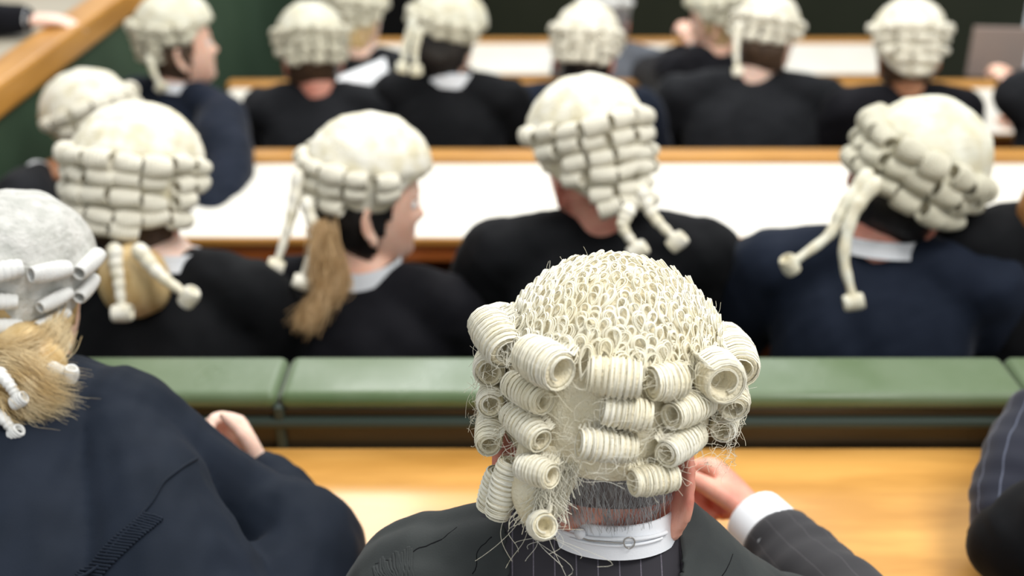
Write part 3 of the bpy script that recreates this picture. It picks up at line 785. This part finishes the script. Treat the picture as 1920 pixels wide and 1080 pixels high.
# charcoal gown over the jacket, open at the back of the neck
def gown1():
    mb = MB(); N, H, fw, rt = p1['N'], p1['H'], p1['fw'], p1['rt']; up = np.array([0, 0, 1.0])
    SL, SR = p1['SL'], p1['SR']
    secs = []
    for t, w, d in ((0, .215, .17), (.3, .215, .165), (.6, .215, .15), (.80, .195, .135), (.92, .135, .105), (.985, .088, .086)):
        p = H*(1-t)+N*t-fw*.035*math.sin(math.pi*t); secs.append((p, rt*w, fw*d))
    loft(mb, secs, 40, n=30)
    for side, S, E in ((-1, SL, np.array([-.15, 1.07, 1.42])), (1, SR, np.array([.405, 1.03, 1.44]))):
        tube(mb, [N-up*.050, N*.5+S*.5-up*.012, S], [.060, .066, .070], 18)
        tube(mb, [S-rt*side*.04-up*.03, S, S*.5+E*.5-fw*.02-up*.01, E-fw*.02-up*.03], [.070, .078, .085, .090], 20, n=30)
    V, F, Nn = remesh(mb, .0045, 8)
    V = V+Nn*(.004*tnoise(V*np.array([1, 1, .6]), 30, 21)+.0018*tnoise(V, 90, 22))[:, None]
    # radiating folds towards the shoulders and a raised yoke seam
    X = V[:, 0]-N[0]
    V[:, 2] += np.where(X < -.10, .0016*np.sin((V[:, 1]*140+V[:, 0]*30)), 0)
    Fk = []
    for f in F:
        c = V[list(f)].mean(0); dx = c[0]-N[0]; dz = N[2]+.065-c[2]
        back = c[1] < N[1]+.03
        w = .112-.06*max(0, dz-.03) if dx < 0 else .070-.34*max(0, dz-.055)
        if abs(dx) < w and back and dz < .34: continue
        if c[1] >= N[1]+.03 and abs(dx) < .09: continue
        Fk.append(f)
    used = sorted({i for f in Fk for i in f}); mp = {u: k for k, u in enumerate(used)}
    o = part('gown', V[used], [tuple(mp[i] for i in f) for f in Fk], M['gown_grey'], root1)
    so = o.modifiers.new('thick', 'SOLIDIFY'); so.thickness = .004; so.offset = 1
    return V[used], [tuple(mp[i] for i in f) for f in Fk]
gV, gF = gown1()
def seam_tubes(name, V, F, lines, r, m, root, lift=0.0):
    bvh = BVHTree.FromPolygons([Vector(v) for v in V], F); mb = MB()
    for ln in lines:
        P = []
        for p in catmull(ln, 16):
            loc, n_, i_, d_ = bvh.find_nearest(Vector(p))
            if loc is not None: P.append(np.array(loc)+np.array(n_)*lift)
        if len(P) > 3: tube(mb, P, [r]*len(P), 6, n=24)
    return part(name, mb.V(), mb.f, m, root)
# gathered pleats on his left shoulder, seen at the lower left
pl = []
for k in range(20):
    a = np.array(W(664+k*5.4, 1040-k*.8+6*math.sin(k), 1.19)); b = np.array(W(672+k*5.0, 1120, 1.12)); pl.append([a, a*.5+b*.5, b])
seam_tubes('gathers', gV, gF, pl, .0022, M['gown_grey'], root1, .003)
seam_tubes('yoke_seam', gV, gF, [[W(668, 1035, 1.19), W(770, 1010, 1.17), W(850, 975, 1.2)], [W(905, 985, 1.15), W(865, 1020, 1.12), W(850, 1090, 1.08)],
            [W(1370, 1042, 1.2), W(1388, 1062, 1.15), W(1395, 1090, 1.1)]], .0013, M['gown_black'], root1, .003)
# pinstripe sleeve of his right forearm
def uv_sleeve(name, pts, rad, m, root, rep=1.0, n=30, sides=40):
    C = catmull(pts, n); r = catmull(np.stack([rad]*3, 1), n)[:, 0]; T = nrm(np.gradient(C, axis=0)); u = nrm(np.cross(T[0], [0, 0, 1.0])); V = []
    for i in range(n):
        u = nrm(u-T[i]*np.dot(u, T[i])); w = np.cross(T[i], u)
        for j in range(sides):
            a = 2*math.pi*j/sides; V.append(C[i]+r[i]*(1+.03*math.sin(3*a+i*.5)+.02*math.sin(i*1.3+a))*(u*math.cos(a)+w*math.sin(a)))
    F = [(i*sides+j, i*sides+(j+1) % sides, (i+1)*sides+(j+1) % sides, (i+1)*sides+j) for i in range(n-1) for j in range(sides)]
    o = part(name, V, F, m, root); me = o.data; uvl = me.uv_layers.new(name='UVMap'); k = 0
    for i in range(n-1):
        for j in range(sides):
            for (a, b) in ((i, j), (i, j+1), (i+1, j+1), (i+1, j)):
                uvl.data[k].uv = (b/sides*rep, a/n); k += 1
    so = o.modifiers.new('thick', 'SOLIDIFY'); so.thickness = .003; so.offset = -1
    return o
uv_sleeve('sleeve', [W(1660, 1240, 1.30), W(1585, 1145, 1.38), W(1508, 1072, 1.45), W(1454, 1014, 1.50)], [.064, .060, .056, .052], M['pin_sleeve'], root1)

# small white pen cap / chalk between chin and hand
mb = MB(); tube(mb, [W(1283, 932, 1.60), W(1300, 946, 1.60)], [.0045, .0045], 10)
V = mb.V(); V[:, 2] += 1.366-V[:, 2].min(); tagged(part('pen_cap', V, mb.f, M['paper'], None), 'small white pen cap lying on the oak desk by the man in front', 'pen cap')

# ================================================================== WOMAN AT THE LEFT FRONT
C2 = np.array(W(27, 575, 1.55))
p2 = person('blonde woman in pale grey wig and navy gown leaning on the oak desk', C2, 24, 8, 7, 1.0, .96, byaw=18, skinm='skin_pale',
    top='gown_navy', topname='gown', wm='grey', hair='hair_blond', hair_in=.010, floor=FL[1], voxel=.006, folds=.0045, curl_s=.74, seed=3, low=-.048, armr=.055, zmin=-.085,
    rows=[(.096, 128, 8), (.060, 128, 8), (.024, 96, 6), (-.014, 88, 6)], collar=False, cuffm='gown_navy', shoulder=.18, neck_drop=.125, wk=dict(out=.85, lk=.86, swing=-.12, step=32, off=8), hand_s=.97,
    drape=[([W(215, 800, 1.5), W(270, 960, 1.42), W(320, 1180, 1.36)], [.070, .09, .13]), ([W(462, 905, 1.66), W(505, 893, 1.66), W(540, 905, 1.65)], [.024, .032, .026]), ([W(420, 930, 1.56), W(560, 1030, 1.52), W(520, 1180, 1.46)], [.05, .085, .12]), ([W(120, 790, 1.5), W(60, 980, 1.44), W(60, 1200, 1.38)], [.085, .14, .17])],
    arms={'SL': (-.86, 1.46, 1.545), 'SR': W(222, 796, 1.5),
          1: (W(590, 1010, 1.58), W(486, 892, 1.68), W(430, 800, 1.70)-W(486, 892, 1.68), (-.6, -.6, .1), 1.05)})
root2, R2 = p2['root'], p2['R']
def L2(p, s=.96): return np.asarray(p, float)*s@R2.T+C2
# blonde hair gathered low behind the head
def p2w(*pts): return [np.array(W(*p)) for p in pts]
blob('ponytail', root2, W(48, 690, 1.47), (.058, .040, .060), M['hair_blond'], R2, .006, 50)
mb = MB()
bundle(mb, [p2w((118, 590, 1.50), (100, 640, 1.46), (60, 665, 1.43), (-10, 680, 1.42)), p2w((90, 620, 1.46), (60, 640, 1.43), (20, 650, 1.42), (-20, 655, 1.42)), p2w((128, 630, 1.50), (110, 670, 1.46), (60, 700, 1.42), (-10, 705, 1.42))], 1000, .00036, .011, 16, 5)
bundle(mb, [p2w((-20, 660, 1.42), (30, 665, 1.40), (80, 690, 1.40), (128, 705, 1.42)), p2w((-20, 690, 1.41), (40, 700, 1.39), (80, 735, 1.39), (126, 752, 1.41)), p2w((-10, 720, 1.41), (30, 740, 1.39), (60, 765, 1.39), (100, 778, 1.41)), p2w((-20, 700, 1.41), (0, 740, 1.39), (20, 775, 1.39), (60, 790, 1.41))], 900, .00034, .016, 16, 6, tip=.2)
part('loose_hair', mb.V(), mb.f, M['hair_strand'], root2)
for pts in (p2w((0, 700, 1.38), (18, 722, 1.375), (30, 742, 1.375)), p2w((-20, 770, 1.38), (5, 785, 1.375), (22, 805, 1.375)), p2w((100, 690, 1.42), (112, 694, 1.42), (124, 698, 1.42))):
    mb = MB(); tail(mb, pts, .008, .0055, .0105); part('wig_tail', mb.V(), mb.f, M['wig_greycurl'], p2['wig'])
gown2 = [o for o in root2.children if o.name.startswith('gown')][0]
me = gown2.data; V2 = np.zeros(len(me.vertices)*3); me.vertices.foreach_get('co', V2); V2 = V2.reshape(-1, 3)+np.array(root_origin(gown2)); F2 = [tuple(p.vertices) for p in me.polygons]
pl = []
for k in range(26):
    f = k/25; a = np.array(W(262-130*f, 940+150*f, 1.30-.02*f)); b = np.array(W(305-120*f, 955+145*f, 1.30-.02*f)); pl.append([a, a*.5+b*.5, b])
seam_tubes('gathers', V2, F2, pl, .0018, M['gown_navy'], root2, .0015)
seam_tubes('yoke_seam', V2, F2, [[W(120, 1085, 1.25), W(256, 942, 1.3), W(312, 893, 1.35), W(380, 850, 1.42)]], .002, M['gown_navy'], root2, .001)

# ================================================================== MAN AT THE RIGHT EDGE
C3 = np.array((.93, 1.22, 1.74))
p3 = person('person at right edge, black gown and blue pinstripe sleeve on the oak desk', C3, -5, 15, 0, 1.05, 1.1, byaw=-10, skinm='skin_mid',
    top='gown_black', topname='gown', floor=FL[1], voxel=.008, seed=8, armr=.062, folds=.007, wm='cream',
    arms={'SL': (.735, 1.17, 1.555), -1: ((.655, 1.235, 1.435), (.77, 1.42, 1.50), (.3, .6, .5), (.9, 0, -.3), .8)})
uv_sleeve('sleeve', [(.655, 1.23, 1.435), (.69, 1.31, 1.475), (.75, 1.41, 1.515)], [.058, .062, .050], M['pin_blue'], p3['root'])

# ================================================================== SECOND ROW
def ps(zc, *pts): return [np.array(W(x, y, zc)) for x, y in pts]
f2 = FL[2]
p4 = person('person in second row with round blonde bun below a broad cream wig', W(258, 385, 2.22), 12, 14, 2, 1.05, 1.20, byaw=12, neckdx=(.06, 0, 0), skinm='skin_pale',
    top='gown_black', floor=f2, seed=11, wm='cream', hair='hair_brown', shoulder=.17, tails=[ps(2.07, (215, 470), (222, 520), (228, 575)), ps(2.05, (262, 470), (300, 515), (345, 550))], low=-.02,
    rows=[(.083, 112, 9), (.055, 108, 9), (.027, 100, 8), (.0, 80, 7), (-.02, 40, 3)])
blob('hair_bun', p4['root'], W(252, 528, 2.12), (.066, .045, .072), M['hair_blond'], amp=.004)
p5 = person('person in second row in profile, black hair, white collar, long light brown ponytail', W(690, 378, 2.32), 70, 4, 0, 1.12, 1.09, byaw=14, skinm='skin_mid',
    top='suit_black', topname='jacket', floor=f2, seed=12, collar=False, wm='cream', hair='hair_black', hair_in=.009, shoulder=.175, low=.012, neck_drop=.140, zmin=-.095, rows=[(.083, 108, 9), (.055, 104, 9), (.027, 60, 5)],
    tails=[ps(2.22, (560, 330), (545, 410), (520, 490)), ps(2.20, (575, 380), (590, 450), (568, 520))])
cm = MB(); cN = p5['N']; tv = np.array([0, .1, 1.0])
loft(cm, [(cN+np.array([-.01, 0, -.035]), np.array([.098, 0, 0]), np.array([0, .08, 0])), (cN+np.array([0, 0, .0]), np.array([.076, 0, 0]), np.array([0, .072, 0])), (cN+np.array([.005, 0, .03]), np.array([.066, 0, .01]), np.array([0, .066, 0]))], 36, n=12, cap=False)
part('shirt_collar', cm.V(), cm.f, M['white'], p5['root'])
mb = MB(); bundle(mb, [ps(2.18, (600, 430), (590, 500), (600, 560), (585, 610)), ps(2.20, (615, 430), (625, 500), (610, 550), (560, 605)), ps(2.20, (590, 430), (620, 480), (650, 530), (640, 545))], 700, .0009, .018, 14, 9)
part('ponytail', mb.V(), mb.f, M['hair_light'], p5['root'])
p6 = person('man in second row just beyond the front man, tall cream wig, red ear', W(1110, 320, 2.28), -26, 18, -2, 1.06, 1.14, byaw=0, collar=False, neckdx=(.02, 0, 0), skinm='skin_red',
    top='gown_black', floor=f2, seed=13, wm='cream', hair=None, shoulder=.20, armr=.07, low=-.055, rows=[(.083, 108, 9), (.055, 98, 9), (.027, 70, 6), (.0, 62, 5), (-.027, 52, 4), (-.05, 36, 3)],
    tails=[ps(2.10, (1205, 360), (1225, 405), (1262, 445)), ps(2.08, (1178, 395), (1168, 425), (1190, 460))])
p7 = person('person in second row right with bowed tilted wig, long tails, black hair and navy gown', W(1693, 360, 2.20), 42, 14, 20, 1.05, 1.16, byaw=14, neckdx=(-.03, .0, 0), skinm='skin_red',
    top='suit_navy', topname='gown', floor=f2, seed=14, wm='tan', hair='hair_black', hair_in=.012, shoulder=.20, armr=.075, curl_s=1.25, low=.005, zmin=-.10,
    rows=[(.083, 112, 8), (.052, 108, 8), (.02, 90, 7)], tails=[ps(2.06, (1625, 330), (1580, 390), (1555, 440), (1490, 490)), ps(2.04, (1640, 345), (1600, 400), (1583, 480), (1598, 555))])
p8 = person('person at right edge of second row in black gown with ginger hair', W(2075, 345, 2.20), 5, 10, 0, 1.05, 1.1, byaw=0, neckdx=(-.03, 0, .05), skinm='skin_pale',
    top='gown_black', floor=f2, seed=15, wm='cream', hair='hair_ginger', shoulder=.21, armr=.08)
blob('loose_hair', p8['root'], W(1978, 395, 2.15), (.068, .045, .085), M['hair_ginger'])

# ================================================================== LEFT AISLE
p10 = person('person by the green left wall in pale wig looking down to the left', W(186, 262, 3.0), -60, 18, -4, 1.05, 1.12, byaw=-12, skinm='skin_tan',
    top='suit_char', topname='gown', floor=f2, seed=16, neck_drop=.11, wm='cream', hair='hair_brown', shoulder=.12, neckdx=(-.0, 0, 0), rows=[(.083, 108, 9), (.055, 80, 7), (.03, 60, 5)], low=.0, 
    arms={-1: (W(30, 372, 2.80), W(72, 328, 2.92), (.6, .5, .2), (0, 0, -1), .4)})
p11 = person('man in right profile in navy suit and pale wig against the green wall', W(335, 88, 3.55), 62, -6, 0, 1.10, 1.03, byaw=30, skinm='skin_mid',
    top='suit_navy', topname='jacket', floor=FL[3], seed=17, wm='tan', hair='hair_brown', shoulder=.17, low=-.01, neckdx=(.01, 0, 0), rows=[(.083, 108, 9), (.055, 104, 9), (.027, 70, 6), (.0, 55, 5)], tails=[ps(3.42, (280, 110), (290, 140), (300, 158))],
    neck_drop=.12, armr=.075,
    arms={1: (W(428, 320, 3.3), W(398, 410, 3.12), (0, .3, -1), (-1, 0, 0), .4)})

# ================================================================== THIRD ROW
f3 = FL[3]
p12 = person('man in third row turned left with domed wig and red ear, beside the white papers', W(584, 108, 3.70), -22, 12, 4, 1.05, 1.06, byaw=-4, skinm='skin_red',
    top='suit_char', topname='jacket', floor=f3, seed=18, collar=False, wm='tan', hair='hair_brown', shoulder=.18, low=-.012, neckdx=(.02, 0, 0), tails=[])
p13 = person('black haired woman in third row facing right with white collar and black gown', W(834, 85, 3.68), 52, 10, 6, 1.05, 1.12, byaw=10, neckdx=(.02, 0, 0), skinm='skin_mid',
    top='gown_black', floor=f3, seed=19, wm='tan', hair='hair_black', hair_in=.022, zmin=-.11, shoulder=.185, armr=.07, low=.03, rows=[(.083, 108, 9), (.058, 104, 9)],
    tails=[ps(3.32, (775, 40), (762, 80), (755, 120)), ps(3.32, (785, 60), (778, 95), (780, 125))])
cm = MB(); cN = p13['N']
loft(cm, [(cN+np.array([.01, 0, -.03]), np.array([.090, 0, 0]), np.array([0, .08, 0])), (cN+np.array([.01, 0, .03]), np.array([.068, 0, 0]), np.array([0, .068, 0]))], 30, n=8, cap=False)
part('shirt_collar', cm.V(), cm.f, M['white'], p13['root'])
p14 = person('person in third row whose rounded cream wig rises behind the tall wig in the middle', W(1098, 106, 3.70), 14, 12, 0, 1.04, 1.03, byaw=6, skinm='skin_red',
    top='suit_navy', topname='jacket', floor=f3, seed=20, collar=False, wm='cream', hair='hair_black', shoulder=.18, low=-.005)
p15 = person('broad man in third row in wide dark jacket, cream wig with one hanging tail', W(1432, 85, 3.78), 32, 14, 0, 1.05, 1.02, byaw=4, neckdx=(-.03, 0, 0), skinm='skin_pale',
    top='suit_char', topname='jacket', floor=f3, seed=21, collar=False, wm='cream', hair='hair_brown', shoulder=.235, armr=.08, girth=1.2, low=.0, rows=[(.083, 108, 9), (.055, 104, 9), (.027, 60, 5)],
    tails=[ps(3.5, (1385, 50), (1380, 95), (1383, 128))])
p16 = person('person in third row right seen squarely from behind, round bright wig narrowing to the nape', W(1700, 108, 3.68), 2, 14, 0, 1.04, 1.12, byaw=0, skinm='skin_tan',
    top='suit_black', topname='jacket', floor=f3, seed=22, collar=False, wm='cream', hair='hair_brown', shoulder=.18, low=-.05, rows=[(.083, 108, 9), (.055, 80, 7), (.027, 60, 5), (.0, 40, 4), (-.03, 25, 2)])
p21 = person('person at right edge of third row in dark gown, hand raised above the desk rail', (1.74, 3.62, 1.50), -20, 14, 0, 1.05, 1.1, byaw=-10, skinm='skin_mid',
    top='suit_char', topname='gown', floor=f3, seed=23, wm='cream', shoulder=.18, arms={-1: (W(1975, 265, 3.68), tuple(W(1897, 196, 3.66)), (-.15, .35, .8), (-.4, .5, -.3), .5)})

# ================================================================== FOURTH ROW
f4 = FL[4]
p17 = person('grey haired person in fourth row in mid grey suit, above the rounded wig', W(1136, 42, 4.75), 12, 8, 0, 1.04, 1.02, byaw=6, skinm='skin_red', neckdx=(.03, 0, 0),
    top='suit_grey', topname='jacket', floor=f4, seed=24, collar=False, wm='grey', hair='hair_greycap', hair_in=.016, wig=True, shoulder=.16, rows=[(.083, 90, 7)])
p18 = person('person in fourth row with honey coloured wig and pink cheek turned to the right', W(668, 45, 4.5), 48, 10, 0, 1.05, 1.12, byaw=16, skinm='skin_pale', neckdx=(.04, 0, -.01),
    top='suit_char', topname='jacket', floor=f4, seed=25, collar=False, wm='tan', hair='hair_blond', hair_in=.016, shoulder=.17, low=-.04)
p19 = person('person in fourth row facing left, tanned cheek, behind the broad black jacket', W(1345, 42, 4.3), -62, 6, 0, 1.05, 1.05, byaw=-20, skinm='skin_mid', neckdx=(-.02, 0, 0),
    top='suit_black', topname='jacket', floor=f4, seed=26, collar=False, wm='tan', hair='hair_light', shoulder=.17,
    arms={-1: ((.50, 4.90, 1.02), tuple(W(1298, 92, 4.9)), (-.3, .2, .9), (-.5, .6, 0), .7)})

# gallery sitter at top left
p22 = person('person in the left gallery, black sleeve, white cuff and hand resting on the ledge', (-2.08, 3.72, 1.98), 60, 15, 0, 1.05, 1.1, byaw=80, skinm='skin_pale',
    top='suit_black', topname='gown', floor=.72, seed=27, wm='cream', shoulder=.18,
    arms={-1: ((-1.92, 4.05, 1.64), (-1.70, 4.1, 1.60), (1, .1, 0), (0, 0, -1), .3), 1: ((-1.76, 3.40, 1.625), tuple(W(48, 38, 3.40)), (1, .35, -.05), (0, 0, -1), .25)})

# ================================================================== LOOSE THINGS
def sheet(name, pts, m, label, cat, thick=.003, curve=0.0):
    P = [np.array(p, float) for p in pts]; n = 12; V = []
    nn = nrm(np.cross(P[1]-P[0], P[3]-P[0]))
    for i in range(n):
        for j in range(n):
            u, v = i/(n-1), j/(n-1); V.append(P[0]*(1-u)*(1-v)+P[1]*u*(1-v)+P[2]*u*v+P[3]*(1-u)*v+nn*curve*math.sin(u*math.pi))
    F = [(i*n+j, (i+1)*n+j, (i+1)*n+j+1, i*n+j+1) for i in range(n-1) for j in range(n-1)]
    o = part(name, V, F, m, None); s_ = o.modifiers.new('t', 'SOLIDIFY'); s_.thickness = thick
    return tagged(o, label, cat)
sheet('paper_sheaf', [W(618, 150, 3.95), W(640, 178, 3.85), W(735, 160, 3.9), W(722, 108, 4.0)], M['paper'], 'white sheaf of papers held up between the domed wig and the black haired woman', 'papers', .006, .02)
sheet('leaflet', [W(668, 180, 3.82), W(690, 198, 3.80), W(742, 195, 3.8), W(722, 152, 3.86)], M['bluepaper'], 'pale blue leaflet below the white sheaf of papers', 'leaflet', .004, .01)
fz = MB(); box(fz, W(1872, 98, 4.75), (.22, .025, .20), -.1)
o = tagged(part('notice_board', fz.V(), fz.f, M['folder'], None, smooth=False), 'dusty beige board standing above the oak rail at the far right', 'board')
o.data.transform(Matrix.Identity(4))

# ================================================================== LIGHT, CAMERA
w = bpy.data.worlds.new('hall'); bpy.context.scene.world = w; w.use_nodes = True
w.node_tree.nodes['Background'].inputs[0].default_value = (.93, .97, 1.0, 1); w.node_tree.nodes['Background'].inputs[1].default_value = .72
def area(name, loc, to, size, power, col=(1, 1, 1)):
    l = bpy.data.lights.new(name, 'AREA'); l.shape = 'RECTANGLE'; l.size, l.size_y = size; l.energy = power; l.color = col
    o = bpy.data.objects.new(name, l); COL.objects.link(o); o.location = loc
    o.rotation_euler = (Vector(to)-Vector(loc)).to_track_quat('-Z', 'Y').to_euler(); return o
area('skylight', (1.6, .2, 5.2), (.1, 1.3, 1.6), (1.6, 1.6), 130, (1, .98, .95))
area('ceiling_light', (.2, 3.6, 5.4), (.2, 3.4, 1), (2.4, 2.4), 125, (1, .98, .94))
area('added_front_light', (.2, 7.1, 4.7), (.2, 1.6, 1.4), (3.6, 1.3), 70, (.97, .99, 1))  # unseen area light added for leather highlights and rim light on faces
area('ceiling_light', (-.9, 5.6, 4.6), (-.3, 2, 1), (.7, .7), 25, (1, .98, .94))

cam = bpy.data.cameras.new('camera'); co = bpy.data.objects.new('camera', cam); COL.objects.link(co)
co.location = (0, 0, CAMZ); co.rotation_euler = (math.pi/2-PITCH, 0, 0)
cam.sensor_width = 36; cam.lens = FPX/1920*36; cam.clip_start = .05
cam.dof.use_dof = True; cam.dof.focus_distance = 1.16; cam.dof.aperture_fstop = 2.7; cam.dof.aperture_blades = 0
sc = bpy.context.scene; sc.camera = co
sc.view_settings.view_transform = 'Standard'; sc.view_settings.look = 'None'; sc.view_settings.exposure = 0; sc.view_settings.gamma = 1
